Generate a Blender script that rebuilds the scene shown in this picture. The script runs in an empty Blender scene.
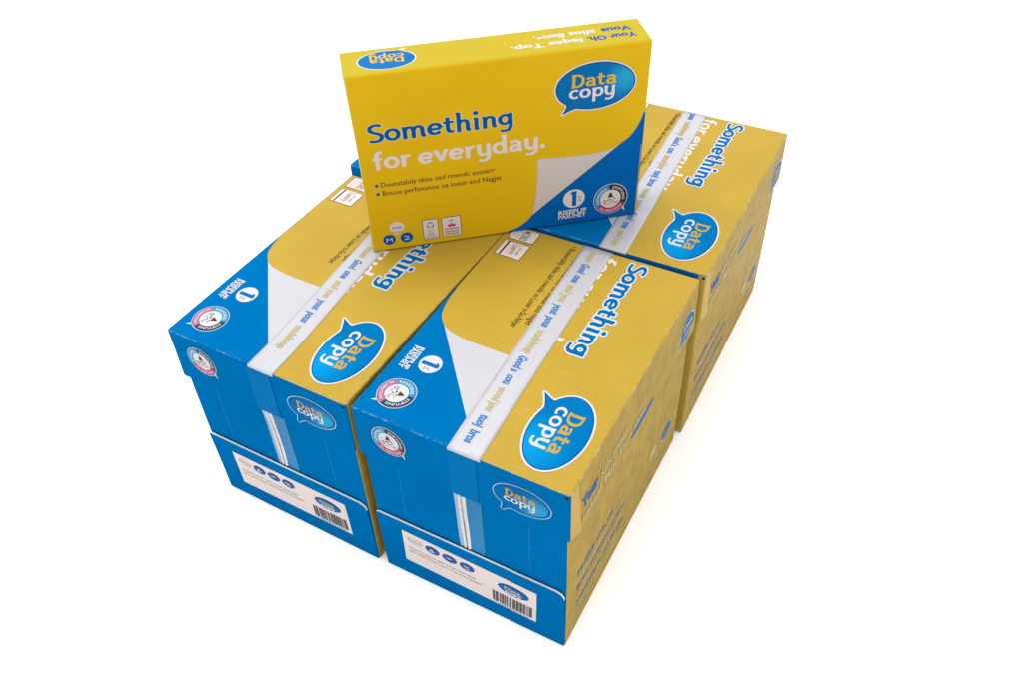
import bpy, math, random
import numpy as np
from mathutils.geometry import tessellate_polygon
from mathutils import Vector, Matrix

random.seed(4)
S = bpy.context.scene
COL = S.collection
MM = 0.001
W, L, H = 222.0, 311.8, 255.2          # carton outside (mm)
SK = 189.0                             # height of the lid's lower rim
PW, PH, PD = 300.3, 206.5, 51.8        # ream pack (mm)

# ------------------------------------------------------------------ materials
def lin(c):
    return tuple(((x/255)/12.92 if x/255 <= .04045 else (((x/255)+.055)/1.055)**2.4) for x in c)

MATS = {}
def mat(name, rgb, rough=.4, spec=.3, mottle=.05, bump=.0, bscale=900, ribs=0.0, blocks=0.0, streak=0.0,
        grad=None, trans=None, coat=0.0, wear=None):
    m = bpy.data.materials.new(name); m.use_nodes = True
    nt = m.node_tree; N = nt.nodes; K = nt.links
    b = N['Principled BSDF']
    b.inputs['Roughness'].default_value = rough
    b.inputs['Specular IOR Level'].default_value = spec
    b.inputs['Coat Weight'].default_value = coat
    b.inputs['Coat Roughness'].default_value = .18
    tc = N.new('ShaderNodeTexCoord')
    nz = N.new('ShaderNodeTexNoise'); nz.inputs['Scale'].default_value = 14; nz.inputs['Detail'].default_value = 4
    K.new(tc.outputs['Object'], nz.inputs['Vector'])
    mr = N.new('ShaderNodeMapRange'); mr.inputs['From Min'].default_value = .3; mr.inputs['From Max'].default_value = .7
    mr.inputs['To Min'].default_value = 1-mottle; mr.inputs['To Max'].default_value = 1+mottle
    K.new(nz.outputs['Fac'], mr.inputs['Value'])
    val = mr.outputs['Result']
    # fine grain of the printed board
    gz = N.new('ShaderNodeTexNoise'); gz.inputs['Scale'].default_value = 1300; gz.inputs['Detail'].default_value = 1
    K.new(tc.outputs['Object'], gz.inputs['Vector'])
    gr = N.new('ShaderNodeMapRange'); gr.inputs['From Min'].default_value = .3; gr.inputs['From Max'].default_value = .7
    gr.inputs['To Min'].default_value = .97; gr.inputs['To Max'].default_value = 1.03
    K.new(gz.outputs['Fac'], gr.inputs['Value'])
    mu = N.new('ShaderNodeMath'); mu.operation = 'MULTIPLY'
    K.new(val, mu.inputs[0]); K.new(gr.outputs['Result'], mu.inputs[1]); val = mu.outputs[0]
    if blocks:
        sn = N.new('ShaderNodeVectorMath'); sn.operation = 'SNAP'; sn.inputs[1].default_value = (.5, .0135, .0135)
        K.new(tc.outputs['Object'], sn.inputs[0])
        wn = N.new('ShaderNodeTexWhiteNoise'); K.new(sn.outputs[0], wn.inputs['Vector'])
        br = N.new('ShaderNodeMapRange'); br.inputs['To Min'].default_value = 1-blocks; br.inputs['To Max'].default_value = 1+blocks
        K.new(wn.outputs['Value'], br.inputs['Value'])
        m2 = N.new('ShaderNodeMath'); m2.operation = 'MULTIPLY'
        K.new(val, m2.inputs[0]); K.new(br.outputs['Result'], m2.inputs[1]); val = m2.outputs[0]
    base = N.new('ShaderNodeRGB'); base.outputs[0].default_value = (*rgb, 1); csock = base.outputs[0]
    if grad:      # printed two-tone artwork: (point, radius, colour) in object space
        p, rad, c2 = grad
        ds = N.new('ShaderNodeVectorMath'); ds.operation = 'DISTANCE'; ds.inputs[1].default_value = p
        K.new(tc.outputs['Object'], ds.inputs[0])
        g = N.new('ShaderNodeMapRange'); g.interpolation_type = 'SMOOTHSTEP'
        g.inputs['From Min'].default_value = rad; g.inputs['From Max'].default_value = rad*.1
        K.new(ds.outputs['Value'], g.inputs['Value'])
        mx = N.new('ShaderNodeMix'); mx.data_type = 'RGBA'
        K.new(g.outputs['Result'], mx.inputs[0]); K.new(csock, mx.inputs[6]); mx.inputs[7].default_value = (*c2, 1)
        csock = mx.outputs[2]
    if wear:      # rubbed specks along folds: (scale, low, high, amount, colour)
        wsc, wlo, whi, wam, wcol = wear
        wz = N.new('ShaderNodeTexNoise'); wz.inputs['Scale'].default_value = wsc; wz.inputs['Detail'].default_value = 3
        K.new(tc.outputs['Object'], wz.inputs['Vector'])
        wr = N.new('ShaderNodeMapRange'); wr.inputs['From Min'].default_value = wlo; wr.inputs['From Max'].default_value = whi
        wr.inputs['To Max'].default_value = wam
        K.new(wz.outputs['Fac'], wr.inputs['Value'])
        wm = N.new('ShaderNodeMix'); wm.data_type = 'RGBA'
        K.new(wr.outputs['Result'], wm.inputs[0]); K.new(csock, wm.inputs[6]); wm.inputs[7].default_value = (*wcol, 1)
        csock = wm.outputs[2]
    vm = N.new('ShaderNodeVectorMath'); vm.operation = 'SCALE'
    K.new(csock, vm.inputs[0]); K.new(val, vm.inputs['Scale']); K.new(vm.outputs[0], b.inputs['Base Color'])
    # relief
    last = None
    def addbump(sock, strength, dist):
        nonlocal last
        bp = N.new('ShaderNodeBump'); bp.inputs['Strength'].default_value = strength; bp.inputs['Distance'].default_value = dist
        K.new(sock, bp.inputs['Height'])
        if last: K.new(last, bp.inputs['Normal'])
        last = bp.outputs['Normal']
    if bump:
        lo = N.new('ShaderNodeTexNoise'); lo.inputs['Scale'].default_value = 22; lo.inputs['Detail'].default_value = 3
        K.new(tc.outputs['Object'], lo.inputs['Vector'])
        addbump(lo.outputs['Fac'], bump, .0022)
        hi = N.new('ShaderNodeTexNoise'); hi.inputs['Scale'].default_value = bscale; hi.inputs['Detail'].default_value = 2
        K.new(tc.outputs['Object'], hi.inputs['Vector'])
        addbump(hi.outputs['Fac'], bump*.5, .0002)
    if ribs:      # corrugated flutes telegraphing through the liner
        wv = N.new('ShaderNodeTexWave'); wv.bands_direction = 'Y'; wv.inputs['Scale'].default_value = 85
        wv.inputs['Distortion'].default_value = .6; wv.inputs['Detail'].default_value = 1
        K.new(tc.outputs['Object'], wv.inputs['Vector']); addbump(wv.outputs['Fac'], ribs, .00018)
    if streak:    # lengthwise wrinkles in tape
        mp = N.new('ShaderNodeMapping'); mp.inputs['Scale'].default_value = (190, 5, 190)
        K.new(tc.outputs['Object'], mp.inputs['Vector'])
        sz = N.new('ShaderNodeTexNoise'); sz.inputs['Scale'].default_value = 1; sz.inputs['Detail'].default_value = 3
        K.new(mp.outputs[0], sz.inputs['Vector']); addbump(sz.outputs['Fac'], streak, .0015)
    if last: K.new(last, b.inputs['Normal'])
    if trans is not None:
        out = N['Material Output']; tr = N.new('ShaderNodeBsdfTransparent'); ms = N.new('ShaderNodeMixShader')
        ms.inputs[0].default_value = trans
        K.new(tr.outputs[0], ms.inputs[1]); K.new(b.outputs[0], ms.inputs[2]); K.new(ms.outputs[0], out.inputs['Surface'])
    MATS[name] = m
    return m

def sc(c, k): return tuple(x*k for x in c)
# printed board of the cartons
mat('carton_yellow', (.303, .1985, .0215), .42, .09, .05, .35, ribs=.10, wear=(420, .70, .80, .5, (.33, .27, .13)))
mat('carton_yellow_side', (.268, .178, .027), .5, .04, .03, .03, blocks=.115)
mat('carton_tab', (.34, .215, .026), .5, .20, .06, .35)
mat('carton_blue', (.0000, .090, .250), .45, .0, .05, .35, ribs=.3, wear=(340, .70, .80, .45, (.05, .17, .33)))
mat('worn_blue', (.0001, .10, .27), .5, .02, .05, .2, wear=(160, .47, .62, .75, (.10, .24, .37)))
mat('worn_yellow', (.30, .205, .03), .5, .1, .05, .2, wear=(130, .50, .64, .7, (.38, .31, .17)))
mat('carton_white', (.325, .323, .345), .5, .2, .02, .25)
mat('carton_inner', (.16, .12, .07), .9, .1)
mat('board_edge', (.60, .58, .55), .8, .2)
mat('hole_shade', (.004, .006, .012), .8, .1, 0)
mat('ink_white', (.38, .38, .39), .45, .15, .01)
mat('ink_label', (.47, .41, .39), .6, .1, .02)
mat('ink_blue', (.0002, .083, .262), .42, .02, .02)
mat('ink_deepblue', (.002, .035, .16), .45, .05, .02)
mat('ink_cyan', (.010, .165, .33), .45, .1, .02)
mat('ink_brown', (.050, .030, .008), .5, .1, .1)
mat('ink_grey', (.10, .09, .085), .5, .1, .08)
mat('ink_barcode', (.055, .05, .055), .6, .1, .2)
mat('ink_dark', (.014, .014, .022), .5, .1, .05)
mat('ink_crimson', (.30, .022, .085), .5, .1, .03)
mat('ink_crimson_overlit', (.27, .075, .15), .5, .1, .03)  # crimson as washed out by light on the lids
mat('ink_navy', (.010, .022, .060), .5, .1, .03)
mat('ink_gold', (.32, .195, .014), .45, .15, .02)
mat('ink_palegold', (.30, .255, .115), .5, .1, .03)
mat('ink_tapeblue', (.03, .125, .32), .5, .1, .03)
mat('ink_line', (.01, .17, .36), .5, .1, .03)
mat('bubble_dark', (.0002, .050, .165), .42, .02, .02)
mat('slogan_blue', (.0001, .083, .235), .42, .005, .02)
mat('bubble_blue', (.0001, .098, .262), .40, .005, .02, grad=((.026, -.018, 0), .046, (.001, .170, .38)))
mat('bubble_blue_small', (.0005, .080, .225), .45, .01, .02, grad=((.016, -.006, 0), .024, (.02, .20, .36)))
mat('tape_white', (.318, .316, .340), .28, .40, .03, streak=.5)
mat('clear_tape', (.008, .118, .262), .25, .05, .12, bump=.25, streak=.2)
mat('clear_tape_flat', (.0001, .096, .257), .42, .003, .05, bump=.2)
mat('tape_crease_sheen', (.43, .42, .42), .25, .5, .16, streak=.9)  # white reflection on the crumpled tape, put into the colour
mat('tape_crease_dark', (.13, .13, .145), .4, .3, .05)
mat('tape_crease_blue', (.16, .25, .36), .3, .4, .1, streak=.5)
# wrapper of the ream pack
mat('pack_yellow', (.455, .278, .0040), .42, .05, .03, .30)
mat('pack_yellow_top_dimmed', (.305, .232, .009), .42, .05, .03, .30)  # darker copy of the wrapper yellow, offsets the strong light on top
mat('pack_blue', (.0002, .074, .265), .42, .012, .03, .30)
mat('pack_curl', (.385, .338, .322), .5, .1, .02)
mat('pack_white', (.46, .40, .38), .5, .1, .02)
mat('pack_edge', (.42, .36, .24), .5, .2, .05)
mat('pack_bubble', (.0003, .088, .250), .38, .03, .02, grad=((.031, .006, 0), .026, (.012, .215, .38)))
mat('pack_letterblue', (.0003, .058, .235), .45, .015, .03)
mat('pack_halo', (.50, .37, .12), .45, .1, .02)
mat('pack_brown', (.075, .036, .018), .5, .1, .1)
mat('pack_gold', (.44, .265, .008), .45, .1, .02)
mat('floor_white', (.94, .94, .94), .9, .0, 0)

# ------------------------------------------------------------------ objects
def link(name, verts, faces, mats, midx, parent=None, smooth=False, loc=None):
    me = bpy.data.meshes.new(name)
    me.from_pydata([tuple(v) for v in verts], [], faces)
    for m in mats: me.materials.append(MATS[m])
    me.polygons.foreach_set('material_index', midx)
    if smooth: me.polygons.foreach_set('use_smooth', [True]*len(faces))
    me.update()
    o = bpy.data.objects.new(name, me); COL.objects.link(o)
    if parent: o.parent = parent
    if loc: o.location = loc
    return o

def rounded_box(a, b, r, step, matf, disp=None):
    """a,b: corners in mm; grid surface with rounded edges. matf(p,n)->material name."""
    def ticks(lo, hi):
        e = [lo, lo+r*.3, lo+r*.65, lo+r]
        n = max(1, int((hi-lo-2*r)/step))
        e += [lo+r+(hi-lo-2*r)*i/n for i in range(1, n)]
        return e+[hi-r, hi-r*.65, hi-r*.3, hi]
    T = [ticks(a[i], b[i]) for i in range(3)]
    vid = {}; V = []; F = []; M = []; names = []
    def P(p):
        k = tuple(round(x, 4) for x in p)
        if k in vid: return vid[k]
        q = [min(max(p[i], a[i]+r), b[i]-r) for i in range(3)]
        d = [p[i]-q[i] for i in range(3)]; l = math.sqrt(sum(x*x for x in d)) or 1
        n = [x/l for x in d]
        w = [q[i]+r*n[i] for i in range(3)]
        if disp: w = disp(w, n)
        vid[k] = len(V); V.append([x*MM for x in w]); return vid[k]
    for ax in range(3):
        u, v = (ax+1) % 3, (ax+2) % 3
        for s in (0, 1):
            for i in range(len(T[u])-1):
                for j in range(len(T[v])-1):
                    c = []
                    for (x, y) in ((i, j), (i+1, j), (i+1, j+1), (i, j+1)):
                        p = [0, 0, 0]; p[ax] = b[ax] if s else a[ax]; p[u] = T[u][x]; p[v] = T[v][y]; c.append(P(p))
                    if not s: c = c[::-1]
                    F.append(c)
                    p = [sum(V[k][t] for k in c)/4/MM for t in range(3)]
                    n = [0, 0, 0]; n[ax] = 1 if s else -1
                    nm = matf(p, n)
                    if nm not in names: names.append(nm)
                    M.append(names.index(nm))
    return V, F, names, M

# ---- 2-D shapes from distance fields -------------------------------------------------
def contour(field, x0, y0, h, level=0.0):
    """mesh of field<level on a grid: list of verts, faces."""
    f = field-level; ny, nx = f.shape
    ins = f < 0
    full = ins[:-1, :-1] & ins[1:, :-1] & ins[:-1, 1:] & ins[1:, 1:]
    anyc = (ins[:-1, :-1] | ins[1:, :-1] | ins[:-1, 1:] | ins[1:, 1:]) & ~full
    V = []; F = []
    for j in range(ny-1):
        row = full[j]
        if not row.any(): continue
        idx = np.flatnonzero(np.diff(np.concatenate(([0], row.astype(np.int8), [0]))))
        for s, e in zip(idx[::2], idx[1::2]):
            k = len(V); V += [(x0+s*h, y0+j*h), (x0+e*h, y0+j*h), (x0+e*h, y0+(j+1)*h), (x0+s*h, y0+(j+1)*h)]
            F.append((k, k+1, k+2, k+3))
    for j, i in zip(*np.nonzero(anyc)):
        cs = ((i, j), (i+1, j), (i+1, j+1), (i, j+1)); poly = []
        for q in range(4):
            a = cs[q]; b = cs[(q+1) % 4]; fa = f[a[1], a[0]]; fb = f[b[1], b[0]]
            if fa < 0: poly.append((x0+a[0]*h, y0+a[1]*h))
            if (fa < 0) != (fb < 0):
                t = fa/(fa-fb); poly.append((x0+(a[0]+(b[0]-a[0])*t)*h, y0+(a[1]+(b[1]-a[1])*t)*h))
        if len(poly) >= 3:
            k = len(V); V += poly; F.append(tuple(range(k, k+len(poly))))
    return V, F

def spl(pts, n=7):
    P = [np.array(p, float) for p in pts]; P = [2*P[0]-P[1]]+P+[2*P[-1]-P[-2]]; out = []
    for i in range(1, len(P)-2):
        for k in range(n):
            t = k/n
            out.append(tuple(.5*((2*P[i])+(-P[i-1]+P[i+1])*t+(2*P[i-1]-5*P[i]+4*P[i+1]-P[i+2])*t*t+(-P[i-1]+3*P[i]-3*P[i+1]+P[i+2])*t**3)))
    out.append(tuple(P[-2])); return out
def arc(cx, cy, rx, ry, a0, a1, n=20):
    return [(cx+rx*math.cos(math.radians(a0+(a1-a0)*k/n)), cy+ry*math.sin(math.radians(a0+(a1-a0)*k/n))) for k in range(n+1)]

# letterforms: (advance, [strokes]); x-height 10, ascender 15.4, stroke about 2.8
def st(*p): return list(p)
FOOT = [(0, 2.4), (0.35, 1.15), (1.7, .95)]
def foot(x): return [(x+a, b) for a, b in FOOT]
SER = lambda x, y: [(x-1.5, y-.1), (x+.2, y+.15)]
G = {
 'o': (9.9, [arc(4.95, 5, 3.55, 3.85, 0, 360, 28)]),
 'n': (10.2, [st((2.4, 0), (2.4, 9.2)), SER(2.4, 8.7), spl([(2.4, 6.2), (3.6, 8.1), (5.4, 8.8), (7.2, 8.0), (7.7, 5.8), (7.7, 2.4)])+[(8.05, 1.2), (9.4, .95)]]),
 'm': (15.6, [st((2.4, 0), (2.4, 9.2)), SER(2.4, 8.7), spl([(2.4, 6.2), (3.4, 8.1), (5.0, 8.8), (6.9, 8.0), (7.5, 5.8), (7.5, 0)]),
              spl([(7.5, 6.2), (8.7, 8.1), (10.3, 8.8), (12.3, 8.0), (12.9, 5.8), (12.9, 2.4)])+[(13.3, 1.2), (14.7, .95)]]),
 'h': (10.2, [st((2.4, 0), (2.4, 15.3)), SER(2.4, 14.7), spl([(2.4, 6.2), (3.6, 8.1), (5.4, 8.8), (7.2, 8.0), (7.7, 5.8), (7.7, 2.4)])+[(8.05, 1.2), (9.4, .95)]]),
 'i': (5.6, [st((2.8, 0), (2.8, 9.6)), SER(2.8, 8.9), st((2.8, .95), (4.3, .95))]),
 't': (7.3, [spl([(3.1, 12.6), (3.1, 8), (3.1, 3.6), (4.1, 1.5), (6.6, 1.4)]), st((.5, 8.8), (6.6, 8.8))]),
 'e': (9.6, [arc(4.9, 5, 3.55, 3.85, 8, 322, 26), st((1.8, 5.0), (8.3, 5.0))]),
 'c': (8.5, [arc(4.95, 5, 3.55, 3.85, 48, 312, 24)]),
 'g': (10.0, [arc(4.5, 5.3, 3.1, 3.5, 0, 360, 28), spl([(8.0, 10), (8.0, 4), (8.0, -.4), (6.6, -3.1), (3.8, -3.7), (1.7, -3.2)]), st((6.2, 8.9), (8.6, 8.9))]),
 'a': (9.6, [spl([(1.7, 7.9), (3.2, 8.8), (5.2, 8.9), (6.9, 7.9), (7.3, 5.8), (7.3, 2.4)])+[(7.7, 1.2), (9.0, .95)],
             spl([(7.3, 5.3), (5, 5.4), (2.8, 4.9), (1.8, 3.2), (2.6, 1.5), (4.4, 1.1), (6.2, 1.8), (7.2, 3.1)])]),
 'y': (10.3, [spl([(2.3, 9.9), (2.3, 6), (2.5, 3.2), (4.0, 1.3), (6.2, 1.4), (8.0, 2.6)]), spl([(8.2, 10), (8.2, 4), (8.1, -.6), (6.5, -3.2), (4, -3.7), (2, -3.2)]), SER(2.3, 8.9)]),
 'v': (9.6, [st((1.5, 9.9), (4.85, .9)), st((8.3, 9.9), (4.85, .9)), SER(1.8, 8.9)]),
 'r': (7.2, [st((2.4, 0), (2.4, 9.2)), SER(2.4, 8.7), spl([(2.4, 5.8), (3.4, 7.9), (5, 8.8), (6.6, 8.7)])]),
 'f': (6.8, [spl([(3.1, 0), (3.1, 6), (3.1, 11.2), (4.0, 13.6), (6.6, 14.1)]), st((.5, 8.8), (6.2, 8.8))]),
 'd': (10.4, [arc(4.8, 5, 3.4, 3.85, 0, 360, 28), st((8.0, 15.3), (8.0, 2.2), (8.4, 1.2), (9.7, .95)), SER(8.0, 14.7)]),
 'p': (10.2, [arc(5.8, 5, 3.3, 3.85, 0, 360, 28), st((2.5, 9.3), (2.5, -4.8)), SER(2.5, 8.7)]),
 'D': (12.2, [st((2.8, .3), (2.8, 14)), spl([(1.2, 13.1), (5, 13.1), (8.4, 12.1), (10.3, 9.4), (10.5, 7), (10.2, 4.6), (8.3, 1.9), (5, 1.0), (1.2, 1.0)])]),
 'S': (10.2, [spl([(8.9, 12.8), (6.8, 13.6), (4.2, 13.4), (2.3, 11.8), (2.4, 9.6), (4.4, 8.0), (6.9, 6.8), (8.6, 5.2), (8.5, 2.8), (6.6, 1.3), (4.0, 1.0), (1.3, 1.6)])]),
 '1': (8.0, [st((4.6, .4), (4.6, 13.8)), st((2.0, 12.3), (4.6, 13.0)), ]),
 '.': (4.6, []), ' ': (4.0, []),
}
DOTS = {'i': (2.7, 13.4, 1.75), '.': (2.2, 1.7, 1.85)}
def segd(X, Y, a, b, ra):
    ax, ay = a; bx, by = b; dx, dy = bx-ax, by-ay; q = dx*dx+dy*dy+1e-9
    t = np.clip(((X-ax)*dx+(Y-ay)*dy)/q, 0, 1)
    return np.hypot(X-ax-t*dx, Y-ay-t*dy)-ra
FIELD = {}
def word_field(s, wt=1.0, h=.22, track=0.0):
    key = (s, wt, track)
    if key in FIELD: return FIELD[key]
    pad = 3.5
    tot = sum(G[c][0]+track for c in s)
    nx = int((tot+2*pad)/h)+1; ny = int((15.4+5.2+2*pad)/h)+1
    x0, y0 = -pad, -5.2-pad
    f = np.full((ny, nx), 9.0); ox = 0
    for c in s:
        adv, strokes = G[c]
        i0 = max(0, int((ox-4-x0)/h)); i1 = min(nx, int((ox+adv+4.5-x0)/h)+1)
        X, Y = np.meshgrid(x0+np.arange(i0, i1)*h-ox, y0+np.arange(ny)*h)
        sub = f[:, i0:i1]
        for stt in strokes:
            d = np.full(X.shape, 9.0)
            for a, b in zip(stt[:-1], stt[1:]):
                dx, dy = abs(b[0]-a[0]), abs(b[1]-a[1]); k = dy/(math.hypot(dx, dy)+1e-9)
                d = np.minimum(d, segd(X, Y, a, b, wt*(1.02+.40*k)))
            closed = math.hypot(stt[0][0]-stt[-1][0], stt[0][1]-stt[-1][1]) < .01
            if not closed:       # flat ends
                for e, p in ((stt[0], stt[1]), (stt[-1], stt[-2])):
                    ux, uy = e[0]-p[0], e[1]-p[1]; l = math.hypot(ux, uy); ux /= l; uy /= l
                    near = np.hypot(X-e[0], Y-e[1]) < 2.4*wt
                    d = np.where(near, np.maximum(d, (X-e[0])*ux+(Y-e[1])*uy-.12), d)
            sub[:] = np.minimum(sub, d)
        if c in DOTS:
            cx, cy, r = DOTS[c]; sub[:] = np.minimum(sub, np.hypot(X-cx, Y-cy)-r*wt**.5)
        ox += adv+track
    FIELD[key] = (f, x0, y0, h, tot); return FIELD[key]

# ---- plain small lettering from the built-in font
TXT = {}
def txt(s, bold=0.0):
    key = (s, bold)
    if key in TXT: return TXT[key]
    c = bpy.data.curves.new('tmp_text', 'FONT'); c.body = s; c.size = 1; c.offset = bold; c.resolution_u = 2; c.fill_mode = 'FRONT'
    o = bpy.data.objects.new('tmp_text', c); COL.objects.link(o)
    bpy.context.view_layer.update()
    me = o.to_mesh()
    V = [(v.co.x, v.co.y) for v in me.vertices]; F = [tuple(p.vertices) for p in me.polygons]
    if F:
        p = F[0]; a, b, d = (V[p[0]], V[p[1]], V[p[2]])
        if (b[0]-a[0])*(d[1]-a[1])-(b[1]-a[1])*(d[0]-a[0]) < 0: F = [f[::-1] for f in F]
    o.to_mesh_clear(); bpy.data.objects.remove(o); bpy.data.curves.remove(c)
    xs = [v[0] for v in V] or [0]
    TXT[key] = (V, F, min(xs), max(xs)); return TXT[key]

class Sheet:
    """flat print laid on a face; mapf(u,v,h) in mm -> local mm"""
    def __init__(s, mapf, lay=.12): s.mapf = mapf; s.V = []; s.F = []; s.M = []; s.names = []; s.lay = lay
    def add(s, V, F, m, layer, ou=0, ov=0, k=1, rot=0, ky=None):
        if m not in s.names: s.names.append(m)
        mi = s.names.index(m); n = len(s.V); c, d = math.cos(rot), math.sin(rot); ky = ky or k
        for x, y in V:
            x, y = x*k, y*ky
            s.V.append((ou+c*x-d*y, ov+d*x+c*y, layer*s.lay))
        for f in F: s.F.append(tuple(n+i for i in f)); s.M.append(mi)
    def poly(s, pts, m, layer, **kw):
        a = sum(p[0]*q[1]-p[1]*q[0] for p, q in zip(pts, pts[1:]+pts[:1]))
        if a < 0: pts = pts[::-1]
        tris = tessellate_polygon([[Vector((p[0], p[1], 0)) for p in pts]])
        F = []
        for t in tris:
            p, q, r = (pts[i] for i in t)
            F.append(tuple(t) if (q[0]-p[0])*(r[1]-p[1])-(q[1]-p[1])*(r[0]-p[0]) > 0 else tuple(t)[::-1])
        s.add(pts, F, m, layer, **kw)
    def rect(s, x0, y0, x1, y1, m, layer): s.poly([(x0, y0), (x1, y0), (x1, y1), (x0, y1)], m, layer)
    def ell(s, cx, cy, rx, ry, m, layer, rot=0, n=40):
        s.add([(rx*math.cos(2*math.pi*i/n), ry*math.sin(2*math.pi*i/n)) for i in range(n)], [tuple(range(n))], m, layer, ou=cx, ov=cy, rot=rot)
    def ring(s, cx, cy, r0, r1, a0, a1, m, layer, ry=None, n=30):
        q = ry or 1
        V = []; F = []
        for i in range(n+1):
            a = math.radians(a0+(a1-a0)*i/n)
            V += [(r0*math.cos(a), r0*q*math.sin(a)), (r1*math.cos(a), r1*q*math.sin(a))]
        for i in range(n): F.append((2*i, 2*i+1, 2*i+3, 2*i+2))
        s.add(V, F, m, layer, ou=cx, ov=cy)
    def line(s, p, q, w, m, layer):
        dx, dy = q[0]-p[0], q[1]-p[1]; l = math.hypot(dx, dy); nx, ny = -dy/l*w/2, dx/l*w/2
        s.poly([(p[0]-nx, p[1]-ny), (q[0]-nx, q[1]-ny), (q[0]+nx, q[1]+ny), (p[0]+nx, p[1]+ny)], m, layer)
    def word(s, text, u, v, width, height, m, layer, grow=0.0, wt=1.0, rot=0, track=0.0):
        """width of the whole word, height of the x-height in mm"""
        f, x0, y0, h, tot = word_field(text, wt, track=track); k = width/tot; ky = height/10
        V, F = contour(f, x0, y0, h, grow); s.add(V, F, m, layer, ou=u, ov=v, k=k, ky=ky, rot=rot)
    def text(s, text, u, v, width, size, m, layer, bold=.0, rot=0):
        V, F, a, b = txt(text, bold); k = width/(b-a) if width else size
        s.add([(x-a, y) for x, y in V], F, m, layer, ou=u, ov=v, k=k, ky=size, rot=rot)
    def arctext(s, text, cx, cy, r, a_mid, size, m, layer, inward=False, span=60):
        V, F, a, b = txt(text, .02); out = []
        for x, y in V:
            t = (x-a)/(b-a)-.5
            if not inward: ang = math.radians(a_mid-t*span); rr = r+y*size
            else: ang = math.radians(a_mid+t*span); rr = r-y*size
            out.append((rr*math.cos(ang), rr*math.sin(ang)))
        s.add(out, F, m, layer, ou=cx, ov=cy)
    def build(s, name, parent, origin=None, label=None):
        V = [s.mapf(*p) for p in s.V]
        inv = None
        if origin:                      # own origin and axes on the printed face
            o = Vector(s.mapf(origin[0], origin[1], 0)); ex = Vector(s.mapf(origin[0]+1, origin[1], 0))-o
            ey = Vector(s.mapf(origin[0], origin[1]+1, 0))-o; ex.normalize(); ey.normalize(); ez = ex.cross(ey)
            R = Matrix((ex, ey, ez)).transposed()
            V = [R.transposed() @ (Vector(p)-o) for p in V]
        ob = link(name, [[c*MM for c in p] for p in V], s.F, s.names, s.M, parent)
        if origin:
            ob.matrix_local = Matrix.Translation(o*MM) @ R.to_4x4()
        if label: ob['label'] = label
        return ob

def bubble(sh, cx, cy, rx, ry, tail, blue='bubble_blue', white='ink_white', gold='ink_gold', wh2=None, rim=2.0, layer=3, letters=True, thin=False, tx=(0, 0), dark='bubble_dark'):
    h = .5; pad = 14
    xs = np.arange(-rx-pad, rx+pad, h); ys = np.arange(-ry-pad-4, ry+pad, h); X, Y = np.meshgrid(xs, ys)
    q = np.hypot(X/rx, Y/ry); e = (q-1)*q*1.0/np.maximum(np.hypot(X/rx**2, Y/ry**2), 1e-6)
    # tail: tapered capsule that bends a little
    tx0, ty0 = tail; bx, by = -rx*.50, -ry*.62
    t = np.clip(((X-bx)*(tx0-bx)+(Y-by)*(ty0-by))/((tx0-bx)**2+(ty0-by)**2), 0, 1)
    d = np.hypot(X-bx-t*(tx0-bx), Y-by-t*(ty0-by))-(rx*.17*(1-t)**1.2+.3)
    f = np.minimum(e, d)
    kk = rx*.05; hh = np.clip(.5+.5*(d-e)/kk, 0, 1); f = d*(1-hh)+e*hh-kk*hh*(1-hh)
    V, F = contour(f, xs[0], ys[0], h, rim)
    sh.add(V, F, white, layer, ou=cx, ov=cy)
    if thin:
        V, F = contour(f, xs[0], ys[0], h, rim-thin); sh.add(V, F, thin_mat, layer+1, ou=cx, ov=cy)
        V, F = contour(e, xs[0], ys[0], h, -1.0); sh.add(V, F, blue, layer+2, ou=cx, ov=cy); layer += 1
    else:
        V, F = contour(f, xs[0], ys[0], h, 0.0)
        sh.add(V, F, dark, layer+1, ou=cx, ov=cy)
        V, F = contour(f, xs[0], ys[0], h, -1.1)
        sh.add(V, F, blue, layer+2, ou=cx, ov=cy); layer += 1
    if letters:
        w = rx*1.16
        sh.word('Data', cx-rx*.60+tx[0], cy-ry*.02+tx[1], w, ry*.40, gold, layer+2, wt=.86)
        sh.word('copy', cx-rx*.63+tx[0], cy-ry*.50+tx[1], w*1.02, ry*.42, wh2 or white, layer+2, wt=.86)
        sh.ring(cx+rx*.60, cy-ry*.50, rx*.028, rx*.042, 0, 360, 'ink_line', layer+2, n=12)
thin_mat = 'carton_blue'

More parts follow.
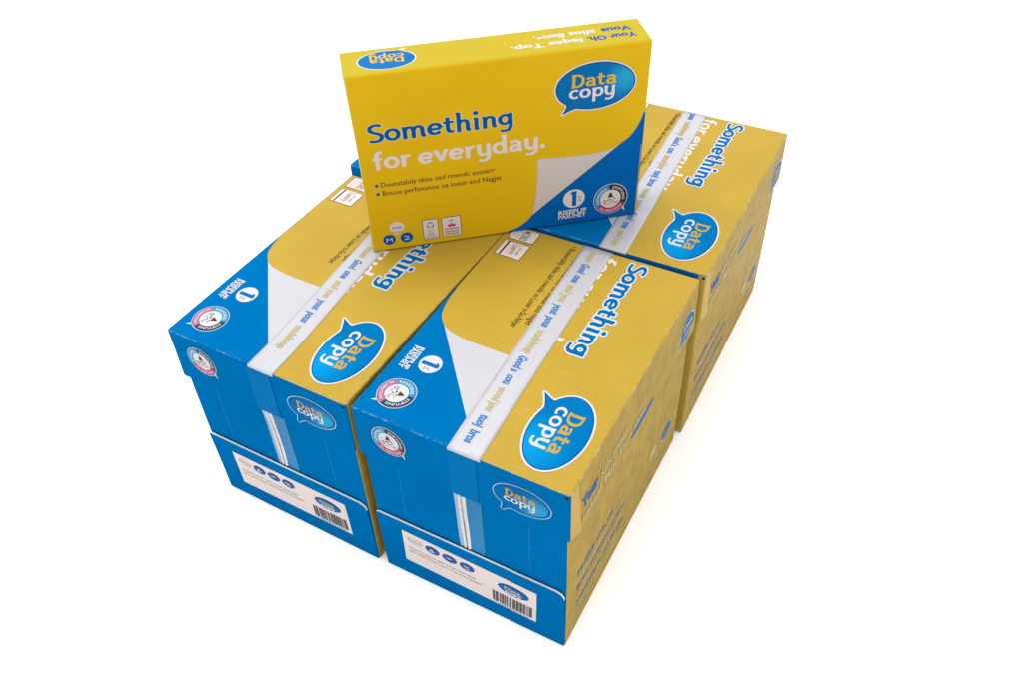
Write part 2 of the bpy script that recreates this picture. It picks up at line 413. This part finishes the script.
def badge(sh, cx, cy, r, layer, overlit=False, white='ink_white'):
    cr = 'ink_crimson_overlit' if overlit else 'ink_crimson'; bk = 'ink_navy' if overlit else 'ink_dark'  # lid badges: overexposure by light put into paler ring inks
    sh.ell(cx, cy, r, r, white, layer)
    sh.poly([(cx+r*.68, cy-r*.70), (cx+r*.90, cy-r*.96), (cx+r*.80, cy-r*.56)], white, layer)
    ro, ri = r*.93, r*.60
    sh.ring(cx, cy, ri, ro, 98, 212, 'ink_cyan', layer+1)
    sh.ring(cx, cy, ri, ro, -24, 98, bk, layer+1)
    sh.ring(cx, cy, ri, ro, 212, 336, cr, layer+1)
    sh.ring(cx, cy, ro, r*.96, 0, 360, 'ink_navy', layer+1, n=40)
    for t, am, inn, sp in (('FAVORIS', 155, False, 92), ('STIFTUNG', 37, False, 96), ('ALL DIRECTIONS', 274, True, 104)):
        sh.arctext(t, cx, cy, r*(.68 if not inn else .86), am, r*.22, white, layer+2, inward=inn, span=sp)
    # little engraving inside
    sh.poly([(cx-.17*r, cy+.10*r), (cx+.14*r, cy+.10*r), (cx+.03*r, cy+.40*r), (cx-.04*r, cy+.42*r)], 'ink_dark', layer+2)
    sh.ell(cx-.01*r, cy+.2*r, .07*r, .06*r, 'ink_brown', layer+3, n=12)
    rnd = random.Random(7)
    for i in range(26):
        a = rnd.uniform(-.46, .40)*r; b = rnd.uniform(-.38, .06)*r; l = rnd.uniform(.06, .2)*r; an = rnd.uniform(-.5, .7)
        sh.line((cx+a, cy+b), (cx+a+l*math.cos(an), cy+b+l*math.sin(an)), .028*r, 'ink_grey', layer+2)
def one_disc(sh, cx, cy, r, txc, layer, blue='ink_blue', white='ink_white'):
    sh.ell(cx, cy, r, r*.96, white, layer)
    V, F, a, b = txt('1', .045)
    sh.poly([(cx-.16*r, cy-.76*r), (cx+.22*r, cy-.76*r), (cx+.22*r, cy+.78*r), (cx-.10*r, cy+.78*r), (cx-.34*r, cy+.62*r), (cx-.34*r, cy+.44*r), (cx-.16*r, cy+.50*r)], blue, layer+1)
    sh.text('o', cx+.42*r, cy+.0*r, .26*r, .42*r, blue, layer+1)
    sh.text('n', cx+.42*r, cy-.34*r, .26*r, .42*r, blue, layer+1)
    u, v = txc
    sh.text('RISEFUF', u-16, v+.2, 32, 7.6, white, layer, bold=.03)
    sh.text('PASUHEY', u-16, v-5.6, 32, 7.6, white, layer, bold=.03)

def symbols(sh, x, y, w, h, kind, layer, white='ink_label', ink='ink_brown'):
    sh.rect(x-.7, y-.7, x+w+.7, y+h+.7, ink, layer); sh.rect(x, y, x+w, y+h, white, layer+1)
    l = layer+2
    if kind == 'tree':
        for a in (90, 210, 330): sh.ring(x+w*.5, y+h*.72, w*.17, w*.25, a-50, a+45, 'ink_grey', l, n=10)
        sh.text('lan', x+w*.28, y+h*.38, w*.44, h*.17, 'ink_gold', l); sh.text('FBK', x+w*.3, y+h*.24, w*.42, h*.13, 'ink_gold', l)
        sh.line((x+w*.25, y+h*.2), (x+w*.8, y+h*.2), .5, ink, l); sh.text('www.paeas.rp', x+w*.1, y+h*.05, w*.8, h*.13, ink, l)
    elif kind == 'leaf':
        sh.text('uE', x+w*.38, y+h*.78, w*.22, h*.16, ink, l)
        for a in (-.22, 0, .22): sh.ell(x+w*(.5+a*.6), y+h*(.60-abs(a)*.2), w*.07, h*.09, 'ink_crimson', l, rot=-a*3, n=12)
        for k, t in enumerate(('Fe-paeusaq', 'Rcpeduaran', 'CDEOBHS-DR')): sh.text(t, x+w*.12, y+h*(.36-.15*k), w*.76, h*.15, ink, l, bold=.01)
    elif kind == 'ruled':
        sh.line((x+w*.02, y+h*.17), (x+w*.98, y+h*.17), 2.0, 'ink_dark', l)
        sh.text('Lueory', x+w*.12, y+h*.42, w*.70, h*.42, 'ink_grey', l, bold=.005)
        sh.text('m ean', x+w*.25, y+h*.70, w*.5, h*.22, 'ink_grey', l)
    else:
        sh.text('MJCNRD', x+w*.08, y+h*.42, w*.84, h*.44, 'ink_grey', l, bold=.01)
        for k in range(3): sh.line((x+w*.15, y+h*(.14+.09*k)), (x+w*.8, y+h*(.14+.09*k)), .35, 'ink_grey', l)

# ------------------------------------------------------------------ carton
def make_carton(loc, rotz, label, tape=(91, 104), tw=33, flR=0.0, flL=0.0, crease_bend=0.0, label_tilt=0.0, words=0, wrap=False):
    root = bpy.data.objects.new('paper_carton', None); COL.objects.link(root)
    root.empty_display_size = .05
    c, s_ = math.cos(rotz), math.sin(rotz)
    root.location = ((loc[0]+c*W/2-s_*L/2)*MM, (loc[1]+s_*W/2+c*L/2)*MM, 0); root.rotation_euler = (0, 0, rotz)
    root['label'] = label; root['category'] = 'carton'; root['group'] = 'blue and yellow cartons of copy paper'
    ox, oy = -W/2, -L/2
    TOPREG = lambda u, v: region(u, v)
    # --- base
    def bm(p, n):
        if wrap and n[1] < -.5 and p[0] > W/2-14: return 'carton_tab'
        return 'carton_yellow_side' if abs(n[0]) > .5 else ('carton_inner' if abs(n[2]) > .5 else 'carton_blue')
    def bd(w, n):
        x, y, z = w
        k = math.sin(math.pi*min(1, max(0, z/200)))
        return [x+n[0]*.8*k, y+0*n[1], z]
    V, F, nm, M = rounded_box((ox+3, oy+3, 0), (ox+W-3, oy+L-3, 215), 1.3, 14, bm, bd)
    base = link('base', V, F, nm, M, root, smooth=False)
    # --- lid: shell with rolled top edge
    r = 2.0
    def flare(side, y, z):
        t = max(0.0, (H-z)/(H-SK))
        if side == 'R': return flR*t*min(1, max(0, (y-1)/13))*(1-.6*min(1, max(0, y/L)))
        if side == 'L': return flL*t**1.5
        return 0.0
    zb = SK
    per = []     # perimeter of an inset rectangle: (x,y,nx,ny,side)
    def side_pts(p, q, n, tag):
        k = max(2, int(math.dist(p, q)/7))
        for i in range(k): t = i/k; per.append((p[0]+(q[0]-p[0])*t, p[1]+(q[1]-p[1])*t, n[0], n[1], tag))
    x0, x1, y0, y1 = ox+r, ox+W-r, oy+r, oy+L-r
    def corner(cx, cy, a0, tag):
        for i in range(3):
            a = math.radians(a0+30*i); per.append((cx, cy, math.cos(a), math.sin(a), tag))
    side_pts((x0, y0), (x1, y0), (0, -1), 'F'); corner(x1, y0, -90, 'F')
    side_pts((x1, y0), (x1, y1), (1, 0), 'R'); corner(x1, y1, 0, 'R')
    side_pts((x1, y1), (x0, y1), (0, 1), 'K'); corner(x0, y1, 90, 'K')
    side_pts((x0, y1), (x0, y0), (-1, 0), 'L'); corner(x0, y0, 180, 'L')
    rings = [(r-1.8, zb+12, 0), (r-1.8, zb, 0)]+[(r, zb+(H-r-zb)*i/8, 1) for i in range(9)]+[(r*math.cos(a), H-r+r*math.sin(a), 1) for a in (math.radians(30), math.radians(60), math.radians(90))]
    V = []; F = []; M = []; names = ['carton_blue', 'carton_yellow', 'carton_yellow_side', 'carton_inner', 'board_edge', 'carton_white', 'carton_tab', 'worn_blue', 'worn_yellow']
    n = len(per)
    for (d, z, o_) in rings:
        for (px, py, nx, ny, tg) in per:
            f = flare('R', py-oy, z)*max(0, nx) + flare('L', py-oy, z)*max(0, -nx)
            zz = z + ((.7*math.sin(px*.05+rotz*90)+.5*math.sin(py*.07+loc[0])) if z < zb+1 and o_ else 0)
            V.append(((px+nx*(d+f))*MM, (py+ny*d)*MM, zz*MM))
    for k in range(len(rings)-1):
        for i in range(n):
            j = (i+1) % n; F.append((k*n+i, k*n+j, (k+1)*n+j, (k+1)*n+i))
            tg = per[i][4]; u = L-(per[i][1]-oy); v = per[i][0]-ox
            if k == 0: m = 3
            elif k == 1: m = 4
            else:
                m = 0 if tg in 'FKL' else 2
                if tg == 'R' and per[i][1]-oy < 15: m = 6
                if wrap and tg == 'F' and v > W-13 and k < 10: m = 6
                if k >= 11:
                    g = region(u, v); m = {'y': 1, 'b': 0, 'w': 5}[g]
                    if tg == 'L' and (u > 120 or flL > 1): m = 0
                if k == 10 and tg == 'R': m = 8
                if k == 11: m = {0: 7, 1: 8, 5: 5}[m]
            M.append(m)
    F.append(tuple((len(rings)-1)*n+i for i in range(n))); M.append(1)
    lid = link('lid', V, F, names, M, root)
    top = lambda u, v, h: (ox+v, oy+L-u, H+h)
    fr = lambda u, v, h: (ox+u, oy-h, v)
    frb = lambda u, v, h: (ox+u, oy+3-h, v)
    rt = lambda u, v, h: (ox+W+flare('R', u, v)+h, oy+u, v)
    rtb = lambda u, v, h: (ox+W-3+.8*math.sin(math.pi*min(1, max(0, v/200)))+h, oy+u, v)
    e = r
    # page-curl artwork
    sh = Sheet(top)
    curve = spl([(110, e), (138, 2.6), (161, 7), (173, 13.5), (182, 24), (186.5, 38), (188.5, 60), (188.5, 98)])
    blue = curve[:]+[(188.5, 114), (290, 114), (L-e, 122), (L-e, e)]
    sh.poly([p for p in blue], 'carton_blue', 1)
    white = [p for p in curve if p[0] > 178]+[(188.5, 114), (290.5, 114)]
    sh.poly(white, 'carton_white', 2)
    sh.build('curl_artwork', lid)
    sh = Sheet(top); bubble(sh, 254, 183, 45, 27.5, (-37.5, -32.5)); sh.build('logo', lid, origin=(254, 183))
    sh = Sheet(top)
    sh.word('Something', 6, 148.5, 155, 13.6, 'ink_white', 3, grow=1.25)
    sh.word('Something', 6, 148.5, 155, 13.6, 'slogan_blue', 4)
    sh.word('for everyday.', 8, 116.2, 184, 12.4, 'ink_label', 2, wt=.95)
    sh.build('slogan', lid, label='blue slogan with white outline')
    sh = Sheet(top)
    sh.text('• Rosauriably nkiss sad rowsdic so Loser n-So-Nrjet', 8, 79, 143, 9.6, 'ink_brown', 2, bold=.006)
    sh.text('• Bonue porformarnoo oo loueae bod Nsget', 5, 91, 137, 9.6, 'ink_brown', 2, bold=.006)
    sh.build('bullet_text', lid)
    sh = Sheet(top); symbols(sh, 30, 8.5, 25.5, 30, 'ruled', 2, ink='ink_brown'); sh.build('symbol_panel', lid); sh = Sheet(top); symbols(sh, 4.5, 8.5, 20, 30, 'code', 2)
    sh.build('symbol_panel', lid)
    sh = Sheet(top); badge(sh, 279, 29, 19, 3, overlit=True); sh.build('round_badge', lid)
    sh = Sheet(top); one_disc(sh, 233, 37, 11.8, (233, 15.5), 3); sh.build('number_disc', lid)
    # front skirt
    sh = Sheet(fr); bubble(sh, 176, 221, 27, 16.5, (-20, -21.5), blue='bubble_blue_small', rim=2.2, thin=.75, tx=(-1, 1), gold='ink_gold'); sh.build('logo', lid, origin=(176, 221))
    sh = Sheet(fr); badge(sh, 37.5, 226, 18.5, 2); sh.build('round_badge', lid)
    sh = Sheet(fr)
    sh.ell(W-3.2, H-4.6, 1.9, 1.5, 'hole_shade', 3, n=14); sh.build('corner_hole_shade', lid)  # flat dark disc: shade of the fold gap put into colour
    # right skirt
    sh = Sheet(rt, .2)
    sh.ell(284, 212, 20, 17.5, 'ink_white', 1); sh.poly([(265, 208), (262, 190), (276, 198)], 'ink_white', 1)
    sh.ell(284, 212, 18.8, 16.3, 'ink_blue', 2); sh.poly([(267, 208), (263.5, 193), (276, 200)], 'ink_blue', 2)
    sh.text('Data', 271, 213, 26, 12, 'ink_palegold', 3, .03); sh.text('copy', 271, 203, 26, 12, 'ink_palegold', 3, .03)
    sh.build('logo', lid)
    sh = Sheet(rt, .2)
    sh.text('Your', 20, 214, 34, 17, 'ink_blue', 2, .05); sh.text('Oh. paper', 60, 214, 60, 15, 'ink_palegold', 2, .03)
    sh.text('taaaal Mix Tice akes', 18, 198, 150, 14, 'ink_palegold', 2, .03)
    sh.build('side_lettering', lid)
    sh = Sheet(rt, .2); sh.ell(160, 193.2, 31, 3.8, 'ink_blue', 1); sh.build('oval_mark', lid)
    sh = Sheet(rtb, .2)
    for k, (t, m, y_, w_) in enumerate((('Beautifully white and', 'ink_blue', 96, 84), ('smooth sheets for laser', 'ink_palegold', 84, 128), ('Bonue porforman so losor', 'ink_blue', 70, 120), ('papier multifonction copie', 'ink_palegold', 57, 134), ('Kopierpapier A4 80 g/m', 'ink_blue', 43, 118), ('feuilles blanches', 'ink_palegold', 28, 90))):
        sh.text(t, 26, y_, w_, 11, m, 1, .02)
    sh.build('side_lettering', base)
    sh = Sheet(rtb, .2)
    sh.ell(268, 60, 16, 11, 'ink_white', 1); sh.ell(268, 60, 15, 10, 'ink_blue', 2); sh.text('Data', 258, 58, 20, 8, 'ink_gold', 3, .02)
    sh.build('logo', base)
    sh = Sheet(rtb, .2); sh.ell(226, 66, 11, 9, 'ink_palegold', 1); sh.build('oval_mark', base)
    # perforations on the front of the base
    for x in (40, 181):
        sh = Sheet(frb); z = 108
        while z < 184: sh.rect(x-.25, z, x+.25, z+4.2, 'ink_line', 1); z += 6.5
        sh.build('perforation', base)
    # --- printed band over the lid
    u0, u1, N = 1.0, L, 40
    lt = spl([(u0, tape[0]), (L*.5, (tape[0]+tape[1])/2-.3), (L*.85, tape[1]-2.4), (u1, tape[1])], 14)
    V = []; F = []; cols = 9
    def th(u, t): return .55+.35*math.sin(u*.06+t*4)*t*(1-t)*2
    path = [(u, v, None) for u, v in lt]
    rows = []
    for u, v, _ in path: rows.append([(ox+v+tw*t, oy+L-u, H+th(u, t)) for t in np.linspace(0, 1, cols)])
    vend = tape[1]
    for (dy, dz) in ((1.2, .7), (2.0, -.6), (2.3, -2.6)): rows.append([(ox+vend-.4+(tw+.4)*t, oy-dy+.9, H+dz) for t in np.linspace(0, 1, cols)])
    for rr in rows: V += [tuple(x*MM for x in p) for p in rr]
    for i in range(len(rows)-1):
        for j in range(cols-1): a = i*cols+j; F.append((a, a+cols, a+cols+1, a+1))
    tp = link('tape_band', V, F, ['tape_white'], [0]*len(F), root, smooth=True)
    md = tp.modifiers.new('thick', 'SOLIDIFY'); md.thickness = .0003; md.offset = -1
    def tapemap(u, v, h):
        i = min(range(len(lt)-1), key=lambda k: abs((lt[k][0]+lt[k+1][0])/2-u)); a, b = lt[i], lt[i+1]
        vv = a[1]+(b[1]-a[1])*(u-a[0])/(b[0]-a[0]); t = (v)/tw
        return (ox+vv+v, oy+L-u, H+th(u, min(1, max(0, t)))+h)
    sh = Sheet(tapemap, .3)
    seq = [('wass', 'g', 22), ('Good', 'b', 17), ('one', 'b', 14), ('and you', 'g', 30), ('yout', 'b', 17), ('pous', 'b', 17), ('wadebwup', 'g', 38), ('Good a', 'b', 24), ('cou', 'b', 14), ('wood jow', 'g', 34), ('tuoj', 'b', 16), ('bros', 'b', 17), ('woss', 'g', 22)]
    seq = seq[words:]+seq[:words]
    u = 5
    for w, k, wd in seq:
        if u+wd > 308: break
        sh.text(w, u, 10.4, wd-1.2, 12.5, 'ink_tapeblue' if k == 'b' else 'ink_palegold', 1, .035); u += wd+3.4
    sh.build('lettering', tp)
    # --- clear tape on the front
    V = []; F = []; M = []
    zs = [H-3, H-20, SK+1, SK-1.5, 150, 101]; ys = [-.6, -.6, -.6, 2.4, 2.6, 2.6]
    for z, y in zip(zs, ys):
        for x in (102, 106, 112, 120, 131.5): V.append(((ox+x)*MM, (oy+y)*MM, z*MM))
    for i in range(len(zs)-1):
        for j in range(4): a = i*5+j; F.append((a, a+5, a+6, a+1))
    ct = link('clear_tape', V, F, ['clear_tape', 'clear_tape_flat'], [1 if i < 12 else 0 for i in range(len(F))], root)
    V = []; F = []; M = []
    for q, (xa, wd, dep, mi) in enumerate(((101.8, 4.0, .5, 2), (105.2, 4.2, 1.2, 0), (109.0, 1.3, .5, 1), (110.0, 4.8, 1.4, 0))):
        st0 = len(V); ns = 16
        for i in range(ns+1):
            t = i/ns; z = SK-1.5-t*(SK-1.5-103); x = xa+crease_bend*(t-t*t)*14+2.0*t+.25*math.sin(t*7+q)
            w_ = wd*(1-.2*t)
            for a, dd in ((0, 0), (.5, 1), (1, 0)):
                V.append(((ox+x+w_*a)*MM, (oy+2.3-dep*dd)*MM, z*MM))
        for i in range(ns):
            for j in range(2): a = st0+i*3+j; F.append((a, a+3, a+4, a+1)); M.append(mi)
    link('crease', V, F, ['tape_crease_sheen', 'tape_crease_dark', 'tape_crease_blue'], M, ct, smooth=False)
    # --- glued front flap with its cut edge
    ft = 100.0; rr = 9
    out = [(3.6, 1.2), (W-3.6, 1.2)]+[(W-3.6-rr+rr*math.cos(a), ft-rr+rr*math.sin(a)) for a in np.linspace(0, math.pi/2, 7)]+[(3.6+3+3*math.cos(a), ft-3+3*math.sin(a)) for a in np.linspace(math.pi/2, math.pi, 5)]
    lean = lambda z: 1.6+1.9*(z/ft)**2
    nn = len(out); V = []; F = []; M = []
    # front skin as strips so that the lean is followed
    zsr = [1.2, 30, 60, 80, ft-rr, ft-6, ft-3.5, ft-1.5, ft]
    fr_ = W-(17 if wrap else 3.6)
    def span(z):
        xl = 3.6 if z < ft-3 else 6.6-math.sqrt(max(0, 9-(z-ft+3)**2)); xr = fr_ if z < ft-rr else fr_-rr+math.sqrt(max(0, rr*rr-(z-ft+rr)**2))
        return xl, xr
    for bk in (0, 2.0):
        for z in zsr:
            for x in span(z): V.append(((ox+x)*MM, (oy+3-lean(z)+(bk if bk else 0))*MM, z*MM))
    m_ = len(zsr)*2
    for i in range(len(zsr)-1):
        a = 2*i; F.append((a, a+1, a+3, a+2)); M.append(0)
        F.append((m_+a, m_+a+2, m_+a+3, m_+a+1)); M.append(1)
        F.append((a, a+2, m_+a+2, m_+a)); M.append(1)
        F.append((a+1, m_+a+1, m_+a+3, a+3)); M.append(1 if i > 3 else 0)
    a = 2*(len(zsr)-1); F.append((a, a+1, m_+a+1, m_+a)); M.append(1); F.append((0, m_, m_+1, 1)); M.append(0)
    fl = link('front_flap', V, F, ['carton_blue', 'board_edge'], M, root)
    ff = lambda u, v, h: (ox+u, oy+3-lean(v)-h, v)
    def ffl(u, v, h):
        c_, s2 = math.cos(label_tilt), math.sin(label_tilt); du, dv = u-109, v-54
        return ff(109+c_*du-s2*dv, 54+s2*du+c_*dv, h)
    sh = Sheet(ffl, .2)
    for i in range(8):
        z0, z1 = 26+i*7, 33+i*7; sh.rect(32, z0, 188, z1, 'ink_label', 1)
    sh.ring(47, 70, 8.2, 8.8, 0, 360, 'ink_grey', 3, ry=.62); sh.text('Nalon', 41, 68.5, 12, 4.2, 'ink_grey', 3)
    for k in range(3):
        x = 68+20.5*k; sh.ell(x, 69.3, 8.6, 6.4, 'ink_deepblue', 3); sh.ring(x, 69.3, 4.8, 7.4, 0, 360, 'ink_blue', 4, ry=.72)
        sh.text('&*%'[k], x-3.6, 66.6, 7.2, 7.4, 'ink_label', 5, .01)
    sh.text('Multipurpose paper for copiers and laser printers sheets', 38, 52.5, 80, 4.4, 'ink_grey', 3)
    sh.text('papier multifonction pour copieurs et imprimantes Kopierpapier', 38, 46.5, 88, 4.2, 'ink_grey', 3)
    sh.ell(162, 65, 17.6, 8.8, 'ink_blue', 3); sh.ell(162, 65, 16.4, 7.8, 'ink_deepblue', 4); sh.ell(162, 65, 15.8, 7.3, 'ink_blue', 5)
    sh.text('Data', 152, 65, 19, 7.4, 'ink_palegold', 6, .03); sh.text('copy', 153, 59.6, 19, 7.4, 'ink_white', 6, .03)
    x = 138.0; rnd = random.Random(12)
    while x < 181:
        w_ = rnd.choice((.7, .9, 1.5, 2.4, 3.2)); sh.rect(x, 31, x+w_, 50, 'ink_barcode' if w_ > 1 else 'ink_grey', 3); x += w_+rnd.choice((.8, 1.0, 1.6))
    sh.text('7 318760 014122', 140, 27.2, 40, 3.6, 'ink_grey', 3)
    sh.build('barcode_label', fl)
    return root

def region(u, v):
    if v < 98 and u > 110:
        cu = 110+78*min(1, math.sqrt(max(0, v)/60)) if v < 60 else 188
        if u > cu: return 'b'
    if u > 300 and v < 124: return 'b'
    return 'y'

make_carton((0, 0), 0, 'carton nearest the viewer, yellow right side fully in view, straight crease in its clear tape', tape=(91, 103.6), flR=4.5, flL=.6, label_tilt=-.035, words=0)
make_carton((-227.3, 3.0), -.0165, 'leftmost carton, in the front row, with a bent crease in its clear tape', tape=(84, 107), tw=30.5, flR=0, flL=3.0, crease_bend=.5, words=9)
make_carton((4.6, 317.5), .0109, 'carton behind the nearest one, to the right of the upright ream', tape=(85.6, 100.7), tw=31.5, flR=2.5, words=5, wrap=True)
make_carton((-238.0, 331.0), 0, 'carton almost hidden behind the upright ream, only a blue lid corner showing', tape=(88, 103))

# ------------------------------------------------------------------ ream pack
def make_pack():
    root = bpy.data.objects.new('paper_ream', None); COL.objects.link(root); root.empty_display_size = .05
    a = .6929; c, s_ = math.cos(a), math.sin(a)
    root.location = ((-110.5+c*PW/2-s_*PD/2)*MM, (196.9+s_*PW/2+c*PD/2)*MM, (H+.05)*MM+.0009); root.rotation_euler = (0, 0, a)
    root['label'] = 'yellow ream of paper with blue corner, standing upright on top of the cartons'
    root['category'] = 'paper ream'
    ox, oy = -PW/2, -PD/2
    def inblue(u, v):
        if u < 178: return v < 19*(max(0, (u-148)/30))**1.6
        if u < 276: return v < 19+(u-178)*(76.5/98)
        return v < 95.5+(u-276)*1.45
    def pm(p, n):
        u, v, w_ = p[0]-ox, p[2], p[1]-oy
        if n[1] < -.5 and u < .9 and v > 3: return 'pack_edge'
        if n[1] < -.5: return 'pack_blue' if (inblue(u, v) and (u > PW-2.4 or v < 2.4)) else 'pack_yellow'
        if n[0] > .5: return 'pack_blue' if v < 128 else 'pack_yellow'
        if n[0] < -.5: return 'pack_edge' if w_ < 2 or (w_ > 18 and w_ < 20) else 'pack_yellow'
        if n[2] < -.5: return 'pack_blue' if u > 150 else 'pack_yellow'
        if n[2] > .5: return 'pack_yellow_top_dimmed'
        return 'pack_yellow'
    key = lambda x, z: x*(1+.016*(z/PH-.5))+1.0*(z/PH)-.6
    def pd(w, n):
        x, y, z = w; k = math.sin(math.pi*min(1, max(0, z/PH)))
        if n[0] < -.3: x += 1.6*k
        return [key(x, z), y, z]
    V, F, nm, M = rounded_box((ox, oy, 0), (ox+PW, oy+PD, PH), 2.4, 12, pm, pd)
    body = link('wrapper', V, F, nm, M, root)
    fr = lambda u, v, h: (key(ox+u, v), oy-h, v)
    tp = lambda u, v, h: (key(ox+u, PH), oy+v, PH+h)
    sh = Sheet(fr)
    low = spl([(149, 2.2), (160, 4.6), (170, 10.2), (175.5, 15), (178.4, 19)])
    hi = spl([(276, 95.5), (284, 101.5), (290, 109.5), (294.5, 118.5), (298.0, 129)])
    sh.poly(low+hi+[(298.0, 2.2)], 'pack_blue', 1)
    cur = spl([(178.4, 19), (182, 34), (184.6, 60), (185.4, 89.7)])+spl([(220, 87.2), (252, 87.6), (266, 90.5), (276, 95.5)])
    sh.poly(cur, 'pack_curl', 2)
    sh.line((179.2, 19.2), (275, 94.2), .8, 'ink_navy', 3)
    sh.build('curl_artwork', body)
    sh = Sheet(fr); bubble(sh, 244.5, 165.2, 40.8, 25.2, (-33, -27.5), blue='pack_bubble', white='ink_label', gold='pack_gold', rim=1.5, tx=(-1.5, 1)); sh.build('logo', body, origin=(244.5, 165.2))
    sh = Sheet(fr)
    sh.word('Something', 13.3, 133.5, 147.5, 14.0, 'pack_halo', 1, grow=.55, wt=.93)
    sh.word('Something', 13.3, 133.5, 147.5, 14.0, 'pack_letterblue', 2, wt=.93)
    sh.word('for everyday.', 14.6, 102.2, 180, 14.0, 'pack_white', 1, wt=.97)
    sh.build('slogan', body, label='blue and off-white slogan in two lines')
    sh = Sheet(fr)
    sh.ell(15.2, 83.5, 1.9, 1.9, 'pack_letterblue', 1, n=16); sh.ell(15.2, 73.2, 1.9, 1.9, 'pack_letterblue', 1, n=16)
    sh.text('Dounstaloly nkiss oad rowndc sooserr', 19.5, 81.0, 119.5, 8.4, 'pack_brown', 1, .008)
    sh.text('Bouue perfonunoe oa loeun aod Nagjet', 20.3, 70.6, 126, 8.4, 'pack_brown', 1, .008)
    sh.build('bullet_text', body)
    sh = Sheet(fr)
    sh.ell(29.6, 28.8, 8, 7, 'pack_white', 1); sh.poly([(25, 23.5), (34, 23.5), (28, 18.5)], 'pack_white', 1)
    sh.text('0100', 24.5, 27, 10, 4.6, 'ink_grey', 2, .01)
    for x, g in ((19.6, 'M'), (38.6, '2')):
        sh.ell(x, 14.0, 6.8, 6.6, 'pack_letterblue', 2); sh.ring(x, 14, 5.4, 5.8, 0, 360, 'pack_blue', 3, n=24); sh.text(g, x-3.4, 11.2, 6.8, 7.4, 'pack_white', 4, .0)
    sh.build('feature_discs', body); sh = Sheet(fr)
    symbols(sh, 57.6, 7.6, 16, 25, 'tree', 1, white='pack_white', ink='pack_brown'); sh.build('symbol_panel', body); sh = Sheet(fr); symbols(sh, 78.6, 7.8, 20, 24.6, 'leaf', 1, white='pack_white', ink='pack_brown')
    sh.build('symbol_panel', body)
    sh = Sheet(fr); one_disc(sh, 226.3, 33.5, 12.4, (225, 14), 3, blue='pack_blue', white='pack_white'); sh.build('number_disc', body)
    sh = Sheet(fr); badge(sh, 268.3, 26.6, 19.6, 3, white='pack_white'); sh.build('round_badge', body)
    # top face: print reads from behind
    sh = Sheet(tp)
    sh.ell(43.5, 24.3, 28.6, 19.5, 'ink_label', 1); sh.ell(43.5, 24.3, 27.4, 18.4, 'ink_cyan', 2); sh.ell(43.5, 24.3, 26.6, 17.6, 'pack_bubble', 3)
    sh.poly([(60, 38), (64, 45.5), (52, 41)], 'ink_label', 1)
    sh.word('Data', 61, 27, 34, 7.2, 'pack_gold', 4, rot=math.pi, wt=.9); sh.word('copy', 61, 35, 34, 7.2, 'pack_gold', 4, rot=math.pi, wt=.9)
    sh.build('logo', body)
    sh = Sheet(tp)
    for t, x, y, w_, m in (('Your Oh.', 289, 21.5, 50, 'pack_letterblue'), ('laqes Top.', 234, 20.5, 71, 'ink_white'), ('Vous', 287, 36.5, 30, 'pack_letterblue'), ('afios Bang.', 251, 36, 62, 'ink_white')):
        sh.text(t, x, y, w_, 12.5, m, 1, .035, rot=math.pi+.012)
    sh.build('top_slogan', body)
make_pack()

# ------------------------------------------------------------------ ground, light, camera
V = [(-40, -40, -.0005), (40, -40, -.0005), (40, 40, -.0005), (-40, 40, -.0005)]
g = link('ground', V, [(0, 1, 2, 3)], ['floor_white'], [0]); g['kind'] = 'structure'

w = bpy.data.worlds.new('World'); S.world = w; w.use_nodes = True
nt = w.node_tree; N = nt.nodes; K = nt.links
bg = N['Background']; tc = N.new('ShaderNodeTexCoord'); sx = N.new('ShaderNodeSeparateXYZ'); cr = N.new('ShaderNodeMapRange')
K.new(tc.outputs['Generated'], sx.inputs[0]); K.new(sx.outputs['Z'], cr.inputs['Value'])
cr.inputs['From Min'].default_value = 0; cr.inputs['From Max'].default_value = 1
cr.inputs['To Min'].default_value = 1.0; cr.inputs['To Max'].default_value = 2.02
K.new(cr.outputs['Result'], bg.inputs['Strength']); bg.inputs['Color'].default_value = (1, 1, 1, 1)

ld = bpy.data.lights.new('softbox', 'AREA'); ld.shape = 'RECTANGLE'; ld.size = 1.4; ld.size_y = 1.0; ld.energy = 42
lo = bpy.data.objects.new('softbox', ld); COL.objects.link(lo)
lo.location = (-.6, .55, 2.4); lo.rotation_euler = (Vector((0, .2, .2))-Vector(lo.location)).to_track_quat('-Z', 'Y').to_euler()

ld = bpy.data.lights.new('front_fill', 'AREA'); ld.shape = 'RECTANGLE'; ld.size = 1.6; ld.size_y = 1.2; ld.energy = 8  # added fill lamp out of view, brightens the ream's front and carton fronts
lo = bpy.data.objects.new('front_fill', ld); COL.objects.link(lo)
lo.location = (.2, -1.9, 1.7); lo.rotation_euler = (Vector((0, .1, .15))-Vector(lo.location)).to_track_quat('-Z', 'Y').to_euler()

cam = bpy.data.cameras.new('camera'); co = bpy.data.objects.new('camera', cam); COL.objects.link(co); S.camera = co
yaw, pit, rol, f = -.5196, -.7601, -.0397, 908.43
d = Vector((math.sin(yaw)*math.cos(pit), math.cos(yaw)*math.cos(pit), math.sin(pit)))
R = Vector((math.cos(yaw), -math.sin(yaw), 0)); U = R.cross(d)
R2 = math.cos(rol)*R+math.sin(rol)*U; U2 = -math.sin(rol)*R+math.cos(rol)*U
co.matrix_world = Matrix.Translation((.4082, -.4131, .8632)) @ Matrix((R2, U2, -d)).transposed().to_4x4()
cam.sensor_width = 36; cam.lens = f/1023*36; cam.clip_start = .01; cam.clip_end = 100

S.view_settings.view_transform = 'Standard'; S.view_settings.look = 'None'
S.view_settings.exposure = 0; S.view_settings.gamma = 1; S.view_settings.use_curve_mapping = False
